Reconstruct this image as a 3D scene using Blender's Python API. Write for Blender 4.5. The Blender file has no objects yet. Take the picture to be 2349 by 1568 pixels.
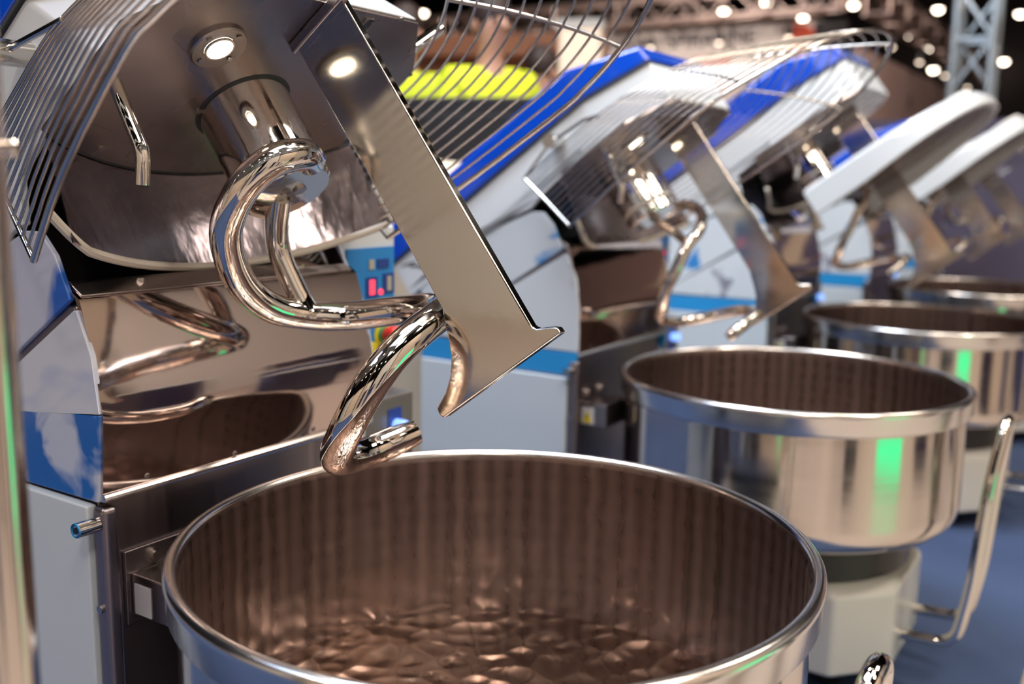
import bpy, math, random
from math import sin, cos, pi, radians, atan2, sqrt
from mathutils import Vector, Matrix
random.seed(7)
sc = bpy.context.scene
COL = sc.collection

# ---------------------------------------------------------------- camera
RIM = 0.66                      # height of the bowl rims above the floor
CAMZ = RIM + 0.4436
PITCH, ROLL, FPX = 0.1652, 0.0179, 2250.5
F = Vector((0, cos(PITCH), -sin(PITCH)))
U0 = Vector((0, sin(PITCH), cos(PITCH)))
X0 = Vector((1, 0, 0))
XR = cos(ROLL) * X0 + sin(ROLL) * U0
UR = -sin(ROLL) * X0 + cos(ROLL) * U0
cd = bpy.data.cameras.new('camera')
cam = bpy.data.objects.new('camera', cd)
COL.objects.link(cam)
m = Matrix((XR, UR, -F)).transposed().to_4x4()
m.translation = Vector((0, 0, CAMZ))
cam.matrix_world = m
cd.sensor_width = 36.0
cd.lens = 36.0 * FPX / 2349.0
cd.clip_start = 0.02
cd.clip_end = 200
cd.dof.use_dof = True
cd.dof.focus_distance = 1.2
cd.dof.aperture_fstop = 2.3
cd.dof.aperture_blades = 9
sc.camera = cam
# ---------------------------------------------------------------- colour management
sc.view_settings.view_transform = 'Standard'
sc.view_settings.look = 'None'
sc.view_settings.gamma = 1
sc.view_settings.use_curve_mapping = False
sc.view_settings.exposure = 0.0
try:
    sc.cycles.sample_clamp_indirect = 6.0
    sc.cycles.max_bounces = 8
    sc.cycles.glossy_bounces = 6
    sc.cycles.use_denoising = True
except Exception:
    pass
# ---------------------------------------------------------------- world (dark unlit hall beyond)
w = bpy.data.worlds.new('hall_air')
sc.world = w
w.use_nodes = True
w.node_tree.nodes['Background'].inputs[0].default_value = (0.030, 0.022, 0.024, 1)
w.node_tree.nodes['Background'].inputs[1].default_value = 1.0

# ---------------------------------------------------------------- machine frame: a forward, b along the row, c up
TH = 0.5751
AF = Vector((cos(TH), -sin(TH), 0))
AR = Vector((sin(TH), cos(TH), 0))
BOWLS = [Vector((-0.0152, 1.1832, 0)), Vector((0.6578, 2.2707, 0)), Vector((1.413, 3.358, 0)),
         Vector((2.12, 4.43, 0)), Vector((2.83, 5.52, 0))]
def W(a, b, z, i=0):
    v = BOWLS[i] + AF * a + AR * b
    return Vector((v.x, v.y, z))

# ---------------------------------------------------------------- hall lights and an added softbox
def area(name, loc, target, size, energy, color=(1, 1, 1), sy=None):
    l = bpy.data.lights.new(name, 'AREA')
    l.energy = energy; l.color = color; l.size = size
    if sy:
        l.shape = 'RECTANGLE'; l.size_y = sy
    o = bpy.data.objects.new(name, l)
    COL.objects.link(o)
    o.location = loc
    d = Vector(target) - Vector(loc)
    o.rotation_euler = d.to_track_quat('-Z', 'Y').to_euler()
    return o
WARM = (1.0, 0.87, 0.74); COOL = (0.80, 0.89, 1.0)
area('ceiling_lamp', W(2.2, -1.5, 5.2), W(0, 0, 0.9), 1.0, 62, WARM)
area('ceiling_lamp', W(1.5, 1.6, 5.2), W(0, 1.2, 0.9), 1.3, 62, WARM)
area('ceiling_lamp', W(2.5, 4.0, 5.2), W(0, 3.5, 0.9), 1.5, 85, WARM)
area('ceiling_lamp', W(-2.6, -2.2, 4.6), W(-0.9, 0.2, 0.6), 1.2, 24, (.50, .66, 1.0))
area('ceiling_lamp', W(-1.1, 0.55, 4.4), W(-0.7, 1.1, 0.6), 1.4, 190, COOL)
area('ceiling_lamp', W(-1.3, 2.6, 5.0), W(-0.3, 3.2, 0.6), 0.5, 75, WARM)
area('booth_wall_washer', W(-4.5, 6.5, 4.5), W(-5.5, 11, 2.2), 0.6, 150, (1, .86, .76))
area('booth_wall_washer', W(0.5, 8.0, 4.5), W(-1.5, 11, 2.2), 0.6, 120, (1, .80, .70))
area('added_softbox', W(0.3, -0.4, 4.8), W(0.3, 0.4, 0), 1.8, 45, (.88, .92, 1.0), sy=2.6)  # softbox added overhead for broad highlights on rims and rods
area('aisle_lamp', W(3.2, 1.0, 5.0), W(3.6, 0.6, 0.0), 0.6, 120, WARM)
area('aisle_lamp', W(2.2, -3.0, 5.0), W(2.8, -4.6, 0.6), 0.6, 110, WARM)
area('aisle_lamp', W(-2.0, -3.2, 5.0), W(-2.6, -5.0, 0.6), 0.6, 130, WARM)

# ---------------------------------------------------------------- materials
def newmat(name):
    mt = bpy.data.materials.new(name); mt.use_nodes = True
    return mt, mt.node_tree.nodes, mt.node_tree.links, mt.node_tree.nodes['Principled BSDF']
def plain(name, col, rough=.5, metal=0., spec=.5, coat=0., noise=0., nscale=8., emit=None, es=0.):
    mt, N, L, B = newmat(name)
    B.inputs['Base Color'].default_value = (*col, 1)
    B.inputs['Roughness'].default_value = rough
    B.inputs['Metallic'].default_value = metal
    B.inputs['Specular IOR Level'].default_value = spec
    B.inputs['Coat Weight'].default_value = coat
    B.inputs['Coat Roughness'].default_value = .05
    if noise:
        tc = N.new('ShaderNodeTexCoord'); nz = N.new('ShaderNodeTexNoise'); nz.inputs['Scale'].default_value = nscale
        nz.inputs['Detail'].default_value = 5
        mx = N.new('ShaderNodeMix'); mx.data_type = 'RGBA'
        mx.inputs[6].default_value = (*[c * (1 - noise) for c in col], 1); mx.inputs[7].default_value = (*[min(1, c * (1 + noise)) for c in col], 1)
        L.new(tc.outputs['Object'], nz.inputs['Vector']); L.new(nz.outputs['Fac'], mx.inputs[0]); L.new(mx.outputs[2], B.inputs['Base Color'])
    if emit:
        B.inputs['Emission Color'].default_value = (*emit, 1); B.inputs['Emission Strength'].default_value = es
    return mt
def steel(name, col, rough, aniso=0., bump=0., bscale=(1, 1, 1), rvar=.0, rot=(0, 0, 0), detail=4.):
    """stainless steel with streaky roughness and a slight waviness"""
    mt, N, L, B = newmat(name)
    B.inputs['Base Color'].default_value = (*col, 1)
    B.inputs['Metallic'].default_value = 1
    B.inputs['Roughness'].default_value = rough
    B.inputs['Anisotropic'].default_value = aniso
    tc = N.new('ShaderNodeTexCoord'); mp = N.new('ShaderNodeMapping')
    mp.inputs['Scale'].default_value = bscale; mp.inputs['Rotation'].default_value = rot
    nz = N.new('ShaderNodeTexNoise'); nz.inputs['Scale'].default_value = 1; nz.inputs['Detail'].default_value = detail
    L.new(tc.outputs['Object'], mp.inputs[0]); L.new(mp.outputs[0], nz.inputs['Vector'])
    if rvar:
        mr = N.new('ShaderNodeMapRange')
        mr.inputs[1].default_value = .3; mr.inputs[2].default_value = .7
        mr.inputs[3].default_value = max(.01, rough - rvar); mr.inputs[4].default_value = rough + rvar
        L.new(nz.outputs['Fac'], mr.inputs[0]); L.new(mr.outputs[0], B.inputs['Roughness'])
    if bump:
        bp = N.new('ShaderNodeBump'); bp.inputs['Strength'].default_value = bump; bp.inputs['Distance'].default_value = .01
        L.new(nz.outputs['Fac'], bp.inputs['Height']); L.new(bp.outputs[0], B.inputs['Normal'])
    return mt
SS = (.62, .57, .53)
M = {}
M['rod'] = steel('polished_rod_steel', (.60, .57, .54), .16, bump=.03, bscale=(30, 30, 30), rvar=.04)
M['chrome'] = steel('mirror_polished_steel', (.70, .66, .62), .055, bump=.05, bscale=(22, 22, 22), detail=2)
M['plate'] = steel('dull_brushed_steel', (.36, .31, .30), .27, aniso=.3, bump=.03, bscale=(7, 9, 7), rvar=.07, detail=2)
M['skirt'] = steel('brushed_skirt_steel', (.30, .26, .28), .20, aniso=.5, bump=.10, bscale=(60, 60, 2), rvar=.05, rot=(0, radians(36), 0), detail=2)
M['blade'] = steel('satin_blade_steel', (.66, .61, .55), .10, bump=.03, bscale=(8, 8, 8), rvar=.06)
M['belly'] = steel('bright_cover_steel', (.56, .46, .43), .06, bump=.09, bscale=(5, 5, 5), detail=3)
M['dark_steel'] = steel('dark_column_steel', (.30, .26, .27), .33, bump=.02, bscale=(2, 60, 2), rvar=.06)  # even dark stainless of column, bracket plate and corner strip
def turned(name, col, rough, aniso):
    mt = steel(name, col, rough, aniso=aniso, bump=.012, bscale=(2, 2, 60), rvar=.03)
    N, L = mt.node_tree.nodes, mt.node_tree.links; B = N['Principled BSDF']
    tg = N.new('ShaderNodeTangent'); tg.direction_type = 'RADIAL'; tg.axis = 'Z'
    L.new(tg.outputs[0], B.inputs['Tangent']); B.inputs['Anisotropic Rotation'].default_value = .25
    return mt
M['bowl_out'] = turned('turned_bowl_steel', (.68, .62, .57), .12, .75)
M['rim'] = turned('satin_rim_steel', (.74, .71, .69), .20, .5)
M['white'] = plain('white_enamel', (.66, .70, .74), .32, coat=.25, noise=.03, nscale=3)
M['blue'] = plain('blue_enamel', (.004, .062, .52), .12, coat=.6)
M['panelwhite'] = plain('white_door_panel', (.56, .63, .70), .4, noise=.05, nscale=3)
M['rubber'] = plain('black_rubber', (.006, .005, .006), .6)
M['void'] = plain('black_paint_and_void', (.010, .007, .008), .45, noise=.3)  # flat black, also standing for the shade in open gaps
M['gasket'] = plain('pale_rubber_seal', (.55, .50, .44), .45)
M['plastic_white'] = plain('white_plastic', (.80, .78, .75), .25)
M['base_white'] = plain('trolley_white_paint', (.62, .60, .57), .35, coat=.2)
M['lens'] = plain('lit_lens', (1, .95, .85), .2, emit=(1, .86, .66), es=11)
M['ringsteel'] = steel('lamp_ring_steel', (.36, .32, .31), .28)
M['screw'] = steel('screw_steel', (.45, .42, .40), .25)
M['grey_box'] = plain('grey_painted_box', (.20, .19, .18), .35, metal=.4)
M['lblue'] = plain('light_blue_control_face', (.03, .24, .62), .3)
M['navy'] = plain('navy_key', (.02, .06, .28), .4)
M['red'] = plain('red_plastic', (.75, .03, .015), .3)
M['yellow'] = plain('yellow_plastic', (.85, .68, .02), .35)
M['green'] = plain('green_ring_plastic', (.05, .35, .18), .4)
M['redled'] = plain('red_display', (.3, .0, .0), .3, emit=(1, .05, .08), es=2.2)
M['greyled'] = plain('pale_display', (.42, .42, .36), .3)
M['bluebtn'] = plain('lit_blue_button', (.1, .2, .8), .2, emit=(.25, .45, 1), es=1.6)
M['black'] = plain('black_plastic', (.012, .011, .014), .35)
M['label_white'] = plain('white_label', (.62, .62, .66), .5)
M['seam'] = plain('dark_panel_gap', (.03, .035, .04), .6)

def sticker(name, c1, c2, scale, lo, hi, seed, stretch=(1, 1, 1)):
    mt, N, L, B = newmat(name)
    tc = N.new('ShaderNodeTexCoord'); mp = N.new('ShaderNodeMapping'); mp.inputs['Location'].default_value = (seed, seed * 2.3, seed)
    mp.inputs['Scale'].default_value = stretch
    nz = N.new('ShaderNodeTexNoise'); nz.inputs['Scale'].default_value = scale; nz.inputs['Detail'].default_value = 3
    nz.inputs['Distortion'].default_value = .6
    cr = N.new('ShaderNodeValToRGB'); cr.color_ramp.elements[0].position = lo; cr.color_ramp.elements[1].position = hi
    cr.color_ramp.elements[0].color = (*c1, 1); cr.color_ramp.elements[1].color = (*c2, 1)
    L.new(tc.outputs['Object'], mp.inputs[0]); L.new(mp.outputs[0], nz.inputs['Vector']); L.new(nz.outputs['Fac'], cr.inputs[0])
    L.new(cr.outputs[0], B.inputs['Base Color']); B.inputs['Roughness'].default_value = .22; B.inputs['Coat Weight'].default_value = .3
    return mt
M['print'] = sticker('blue_splash_print', (.50, .54, .68), (.02, .12, .52), 6, .54, .64, 5.2, (1, 1, .55))
M['print2'] = sticker('blue_streak_print', (.58, .62, .72), (.30, .38, .62), 9, .58, .76, 4.1, (.5, 1, 1))
M['printb'] = sticker('light_splash_print', (.62, .68, .74), (.03, .24, .62), 8, .60, .66, 2.9, (1, 1, .7))
M['print2b'] = sticker('grey_splash_print', (.62, .68, .74), (.25, .25, .32), 7, .56, .62, 6.3, (1, 1, .7))
M['bluestrip'] = sticker('blue_strip_print', (.01, .12, .46), (.50, .56, .70), 9, .47, .58, 2.2)
M['cyanstrip'] = plain('cyan_strip_print', (.02, .28, .66), .3)

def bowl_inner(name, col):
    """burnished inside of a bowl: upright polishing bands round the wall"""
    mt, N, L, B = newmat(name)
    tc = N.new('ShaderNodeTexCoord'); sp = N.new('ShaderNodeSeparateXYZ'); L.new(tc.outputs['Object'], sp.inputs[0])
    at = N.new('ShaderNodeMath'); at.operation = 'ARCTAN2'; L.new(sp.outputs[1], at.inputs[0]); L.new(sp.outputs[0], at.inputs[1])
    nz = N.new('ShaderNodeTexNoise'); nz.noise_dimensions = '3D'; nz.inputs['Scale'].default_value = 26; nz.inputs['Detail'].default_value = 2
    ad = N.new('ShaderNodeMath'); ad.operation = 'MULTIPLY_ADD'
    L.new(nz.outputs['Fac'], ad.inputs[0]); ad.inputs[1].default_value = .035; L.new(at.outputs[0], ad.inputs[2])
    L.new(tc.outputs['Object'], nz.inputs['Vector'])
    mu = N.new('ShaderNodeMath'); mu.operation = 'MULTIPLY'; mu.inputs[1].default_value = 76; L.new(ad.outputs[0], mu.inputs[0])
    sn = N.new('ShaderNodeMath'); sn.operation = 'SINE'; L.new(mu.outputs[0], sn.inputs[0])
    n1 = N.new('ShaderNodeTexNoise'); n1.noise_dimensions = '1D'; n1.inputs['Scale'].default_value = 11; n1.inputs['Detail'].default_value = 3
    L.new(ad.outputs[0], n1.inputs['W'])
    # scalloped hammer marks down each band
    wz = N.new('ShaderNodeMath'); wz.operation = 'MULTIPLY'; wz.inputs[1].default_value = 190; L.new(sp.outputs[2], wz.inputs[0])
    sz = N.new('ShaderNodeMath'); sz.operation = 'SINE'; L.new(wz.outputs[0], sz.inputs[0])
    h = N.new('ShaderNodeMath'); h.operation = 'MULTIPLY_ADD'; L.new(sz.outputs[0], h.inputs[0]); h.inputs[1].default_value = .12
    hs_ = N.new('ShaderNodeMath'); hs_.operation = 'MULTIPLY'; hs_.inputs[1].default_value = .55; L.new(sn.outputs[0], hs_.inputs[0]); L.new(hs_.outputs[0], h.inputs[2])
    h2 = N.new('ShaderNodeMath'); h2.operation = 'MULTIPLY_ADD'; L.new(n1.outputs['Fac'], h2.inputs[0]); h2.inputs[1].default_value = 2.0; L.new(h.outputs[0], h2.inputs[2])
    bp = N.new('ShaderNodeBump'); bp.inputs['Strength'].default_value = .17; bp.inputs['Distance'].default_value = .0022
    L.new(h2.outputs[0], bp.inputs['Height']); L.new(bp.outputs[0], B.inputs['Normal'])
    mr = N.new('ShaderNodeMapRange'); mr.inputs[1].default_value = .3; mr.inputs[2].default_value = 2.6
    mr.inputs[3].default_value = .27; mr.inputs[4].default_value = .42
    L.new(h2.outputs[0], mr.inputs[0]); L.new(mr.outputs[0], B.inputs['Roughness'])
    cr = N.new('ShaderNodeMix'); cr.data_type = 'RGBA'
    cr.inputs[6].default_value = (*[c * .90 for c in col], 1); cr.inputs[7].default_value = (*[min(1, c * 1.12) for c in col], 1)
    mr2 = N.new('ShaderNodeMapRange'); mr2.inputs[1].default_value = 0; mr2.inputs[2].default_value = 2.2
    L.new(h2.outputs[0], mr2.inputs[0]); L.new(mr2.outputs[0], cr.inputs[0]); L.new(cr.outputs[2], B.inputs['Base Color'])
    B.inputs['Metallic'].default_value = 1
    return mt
def bowl_floor(name, col):
    mt, N, L, B = newmat(name)
    tc = N.new('ShaderNodeTexCoord')
    vo = N.new('ShaderNodeTexVoronoi'); vo.feature = 'SMOOTH_F1'; vo.inputs['Scale'].default_value = 24; vo.inputs['Smoothness'].default_value = .35
    nz = N.new('ShaderNodeTexNoise'); nz.inputs['Scale'].default_value = 7; nz.inputs['Detail'].default_value = 2
    mx = N.new('ShaderNodeVectorMath'); mx.operation = 'MULTIPLY_ADD'; mx.inputs[1].default_value = (.06, .06, .06)
    L.new(nz.outputs['Color'], mx.inputs[0]); L.new(tc.outputs['Object'], mx.inputs[2]); L.new(tc.outputs['Object'], nz.inputs['Vector'])
    L.new(mx.outputs[0], vo.inputs['Vector'])
    bp = N.new('ShaderNodeBump'); bp.inputs['Strength'].default_value = .6; bp.inputs['Distance'].default_value = .012
    L.new(vo.outputs['Distance'], bp.inputs['Height']); L.new(bp.outputs[0], B.inputs['Normal'])
    B.inputs['Base Color'].default_value = (*col, 1); B.inputs['Metallic'].default_value = 1; B.inputs['Roughness'].default_value = .11
    return mt
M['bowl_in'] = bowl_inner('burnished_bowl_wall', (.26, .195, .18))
M['bowl_floor'] = bowl_floor('dimpled_bowl_floor', (.88, .74, .64))

# ---------------------------------------------------------------- mesh builder
class G:
    def __init__(s, fn=None):
        s.v = []; s.f = []; s.fn = fn
    def add(s, vs, fs):
        o = len(s.v); s.v += [tuple(s.fn(v)) if s.fn else tuple(v) for v in vs]
        s.f += [tuple(i + o for i in f) for f in fs]; return s
    def box(s, x0, x1, y0, y1, z0, z1):
        vs = [(x, y, z) for x in (x0, x1) for y in (y0, y1) for z in (z0, z1)]
        return s.add(vs, [(0, 1, 3, 2), (4, 6, 7, 5), (0, 4, 5, 1), (2, 3, 7, 6), (0, 2, 6, 4), (1, 5, 7, 3)])
    def prism(s, poly, ax, t0, t1):
        """polygon in the other two axes (in x,y,z order) pushed along axis ax"""
        n = len(poly)
        def P(p, t):
            q = list(p); q.insert(ax, t); return tuple(q)
        vs = [P(p, t0) for p in poly] + [P(p, t1) for p in poly]
        fs = [tuple(range(n))[::-1], tuple(range(n, 2 * n))] + [(i, (i + 1) % n, (i + 1) % n + n, i + n) for i in range(n)]
        return s.add(vs, fs)
    def loft(s, rings, cap=True):
        n = len(rings[0]); vs = [p for r in rings for p in r]; fs = []
        for k in range(len(rings) - 1):
            for i in range(n):
                j = (i + 1) % n; fs.append((k * n + i, k * n + j, (k + 1) * n + j, (k + 1) * n + i))
        if cap:
            fs += [tuple(range(n))[::-1], tuple(range((len(rings) - 1) * n, len(rings) * n))]
        return s.add(vs, fs)
    def sheet(s, rows, thick):
        """rows of points, made solid by a second skin offset along 'thick' vector function"""
        n = len(rows[0]); m_ = len(rows)
        A = [p for r in rows for p in r]; Bk = [tuple(Vector(p) + Vector(thick(p))) for p in A]
        fs = []
        for k in range(m_ - 1):
            for i in range(n - 1):
                a, b, c, d = k * n + i, k * n + i + 1, (k + 1) * n + i + 1, (k + 1) * n + i
                fs.append((a, b, c, d)); o = len(A); fs.append((a + o, d + o, c + o, b + o))
        o = len(A)
        for i in range(n - 1):
            fs.append((i + 1, i, i + o, i + 1 + o)); q = (m_ - 1) * n; fs.append((q + i, q + i + 1, q + i + 1 + o, q + i + o))
        for k in range(m_ - 1):
            fs.append((k * n, (k + 1) * n, (k + 1) * n + o, k * n + o)); e = n - 1
            fs.append(((k + 1) * n + e, k * n + e, k * n + e + o, (k + 1) * n + e + o))
        return s.add(A + Bk, fs)
    def tube(s, pts, r, seg=10, closed=False, r_fn=None):
        P = [Vector(p) for p in pts]; n = len(P)
        T = []
        for i in range(n):
            a = P[(i - 1) % n] if (i > 0 or closed) else P[i]; b = P[(i + 1) % n] if (i < n - 1 or closed) else P[i]
            T.append((b - a).normalized())
        up = Vector((0, 0, 1)) if abs(T[0].z) < .9 else Vector((1, 0, 0))
        nn = (up - T[0] * up.dot(T[0])).normalized(); vs = []
        for i in range(n):
            nn = (nn - T[i] * nn.dot(T[i])).normalized(); bb = T[i].cross(nn)
            rr = r_fn(i / (n - 1)) * r if r_fn else r
            for k in range(seg):
                an = 2 * pi * k / seg; vs.append(tuple(P[i] + (nn * cos(an) + bb * sin(an)) * rr))
        fs = []
        for i in range(n if closed else n - 1):
            j = (i + 1) % n
            for k in range(seg):
                l = (k + 1) % seg; fs.append((i * seg + k, j * seg + k, j * seg + l, i * seg + l))
        if not closed:
            fs.append(tuple(range(seg))); fs.append(tuple(range((n - 1) * seg, n * seg))[::-1])
        return s.add(vs, fs)
    def lathe(s, prof, c=(0, 0), n=48, ax=2, caps=True):
        """profile (r, h) spun about axis ax through c (the other two coordinates)"""
        vs = []; p2 = [prof[0]]
        for (r0, h0), (r1, h1) in zip(prof, prof[1:]):      # support rings keep long straight walls straight when shaded
            d = sqrt((r1 - r0) ** 2 + (h1 - h0) ** 2)
            if d > .03:
                e = .003 / d
                p2 += [(r0 + (r1 - r0) * e, h0 + (h1 - h0) * e), (r1 - (r1 - r0) * e, h1 - (h1 - h0) * e)]
            p2.append((r1, h1))
        prof = p2
        for r, h in prof:
            for k in range(n):
                an = 2 * pi * k / n; q = [c[0] + r * cos(an), c[1] + r * sin(an)]; q.insert(ax, h); vs.append(tuple(q))
        fs = []
        for i in range(len(prof) - 1):
            for k in range(n):
                l = (k + 1) % n; fs.append((i * n + k, i * n + l, (i + 1) * n + l, (i + 1) * n + k))
        if caps:
            fs.append(tuple(range(n))[::-1]); fs.append(tuple(range((len(prof) - 1) * n, len(prof) * n)))
        return s.add(vs, fs)
    def build(s, name, mat, parent=None, smooth=True, bevel=0., angle=35, label=None, bseg=2):
        me = bpy.data.meshes.new(name); me.from_pydata(s.v, [], s.f); me.update()
        import bmesh
        bm = bmesh.new(); bm.from_mesh(me); bmesh.ops.recalc_face_normals(bm, faces=bm.faces); bm.to_mesh(me); bm.free()
        me.materials.append(M[mat] if isinstance(mat, str) else mat)
        o = bpy.data.objects.new(name, me); COL.objects.link(o)
        if parent: o.parent = parent
        if bevel:
            b = o.modifiers.new('bevel', 'BEVEL'); b.width = bevel; b.segments = bseg; b.limit_method = 'ANGLE'; b.angle_limit = radians(30)
            b.harden_normals = True
        if smooth:
            me.polygons.foreach_set('use_smooth', [True] * len(me.polygons))
            try: me.set_sharp_from_angle(angle=radians(angle))
            except Exception: pass
        if label: o['label'] = label
        return o
def spline(pts, n=8, closed=False):
    """Catmull-Rom through the points"""
    P = [Vector(p) for p in pts]; out = []; N_ = len(P)
    rng = range(N_ if closed else N_ - 1)
    for i in rng:
        if closed: a, b, c, d = P[(i - 1) % N_], P[i], P[(i + 1) % N_], P[(i + 2) % N_]
        else: a, b, c, d = P[max(i - 1, 0)], P[i], P[i + 1], P[min(i + 2, N_ - 1)]
        for k in range(n):
            t = k / n
            out.append(.5 * ((2 * b) + (c - a) * t + (2 * a - 5 * b + 4 * c - d) * t * t + (3 * b - a - 3 * c + d) * t ** 3))
    if not closed: out.append(P[-1])
    return out
def rounded(pts, r, n=5):
    """polyline with its inner corners rounded"""
    P = [Vector(p) for p in pts]; out = [P[0]]
    for i in range(1, len(P) - 1):
        a = (P[i - 1] - P[i]); b = (P[i + 1] - P[i]); rr = min(r, a.length * .45, b.length * .45)
        p0 = P[i] + a.normalized() * rr; p1 = P[i] + b.normalized() * rr
        for k in range(n + 1):
            t = k / n; out.append(p0 * (1 - t) ** 2 + P[i] * 2 * t * (1 - t) + p1 * t * t)
    out.append(P[-1]); return out
def empty(name, loc, rz=0, label=None, cat=None, group=None):
    o = bpy.data.objects.new(name, None); o.empty_display_size = .1; COL.objects.link(o)
    o.location = loc; o.rotation_euler = (0, 0, rz)
    if label: o['label'] = label
    if cat: o['category'] = cat
    if group: o['group'] = group
    return o
def tag(o, label, cat, group=None, kind=None):
    o['label'] = label; o['category'] = cat
    if group: o['group'] = group
    if kind: o['kind'] = kind
    return o
def structure(o, label=None):
    o['kind'] = 'structure'
    if label: o['label'] = label
    return o
def text(body, name, size, mat, parent, loc, rot, extrude=.002, align='CENTER'):
    c = bpy.data.curves.new(name, 'FONT'); c.body = body; c.size = size; c.extrude = extrude; c.align_x = align; c.align_y = 'CENTER'
    c.materials.append(M[mat] if isinstance(mat, str) else mat)
    o = bpy.data.objects.new(name, c); COL.objects.link(o)
    if parent: o.parent = parent
    me = bpy.data.meshes.new_from_object(o.evaluated_get(bpy.context.evaluated_depsgraph_get())); bpy.data.objects.remove(o)
    o = bpy.data.objects.new(name, me); COL.objects.link(o)
    if parent: o.parent = parent
    o.location = loc; o.rotation_euler = rot
    return o

# ---------------------------------------------------------------- setting
g = G()
mt, N, L, B = newmat('blue_exhibition_carpet')
tc = N.new('ShaderNodeTexCoord'); nz = N.new('ShaderNodeTexNoise'); nz.inputs['Scale'].default_value = 3; nz.inputs['Detail'].default_value = 8
mx = N.new('ShaderNodeMix'); mx.data_type = 'RGBA'; mx.inputs[6].default_value = (.026, .045, .115, 1); mx.inputs[7].default_value = (.050, .088, .19, 1)
L.new(tc.outputs['Object'], nz.inputs['Vector']); L.new(nz.outputs['Fac'], mx.inputs[0]); L.new(mx.outputs[2], B.inputs['Base Color'])
n2 = N.new('ShaderNodeTexNoise'); n2.inputs['Scale'].default_value = 400; bp = N.new('ShaderNodeBump'); bp.inputs['Strength'].default_value = .4; bp.inputs['Distance'].default_value = .004
L.new(tc.outputs['Object'], n2.inputs['Vector']); L.new(n2.outputs['Fac'], bp.inputs['Height']); L.new(bp.outputs[0], B.inputs['Normal']); B.inputs['Roughness'].default_value = .9
carpet_m = mt
structure(G(lambda v: W(*v)).box(-30, 30, -14, 44, -.25, -.003).build('floor', plain('pale_hall_floor', (.40, .33, .28), .35, noise=.08, nscale=2), smooth=False), 'pale polished floor of the exhibition hall')
structure(G(lambda v: W(*v)).box(-3.4, .51, -3.2, 8.6, -.004, .004).build('floor_carpet', carpet_m, smooth=False), 'dark blue carpet laid under the mixer stand')
structure(G(lambda v: W(*v)).box(-30, 30, -14, 44, 9.0, 9.2).build('ceiling', plain('black_hall_ceiling', (.012, .008, .009), .9), smooth=False), 'black ceiling of the exhibition hall')
hall_m = plain('dark_hall_wall', (.03, .022, .026), .8)
structure(G(lambda v: W(*v)).box(-30, 30, 44, 44.3, 0, 9.0).build('wall_far', hall_m, smooth=False))
structure(G(lambda v: W(*v)).box(-30.3, -30, -14, 44, 0, 9.0).build('wall_left', hall_m, smooth=False))
structure(G(lambda v: W(*v)).box(30, 30.3, -14, 44, 0, 9.0).build('wall_right', hall_m, smooth=False))
structure(G(lambda v: W(*v)).box(-30, 30, -14.3, -14, 0, 9.0).build('wall_behind', hall_m, smooth=False))

# ================================================================= SPIRAL MIXER
TILT = radians(36)
ct, st = cos(TILT), sin(TILT)
A0 = .75                                        # root sits under the column
def LOC(v): return (v[0] + A0, v[1], v[2] + RIM)
def TL(v):                                      # head frame -> machine frame (head tipped back 36 degrees)
    return LOC((v[0] * ct - v[2] * st, v[1], v[0] * st + v[2] * ct))

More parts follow.
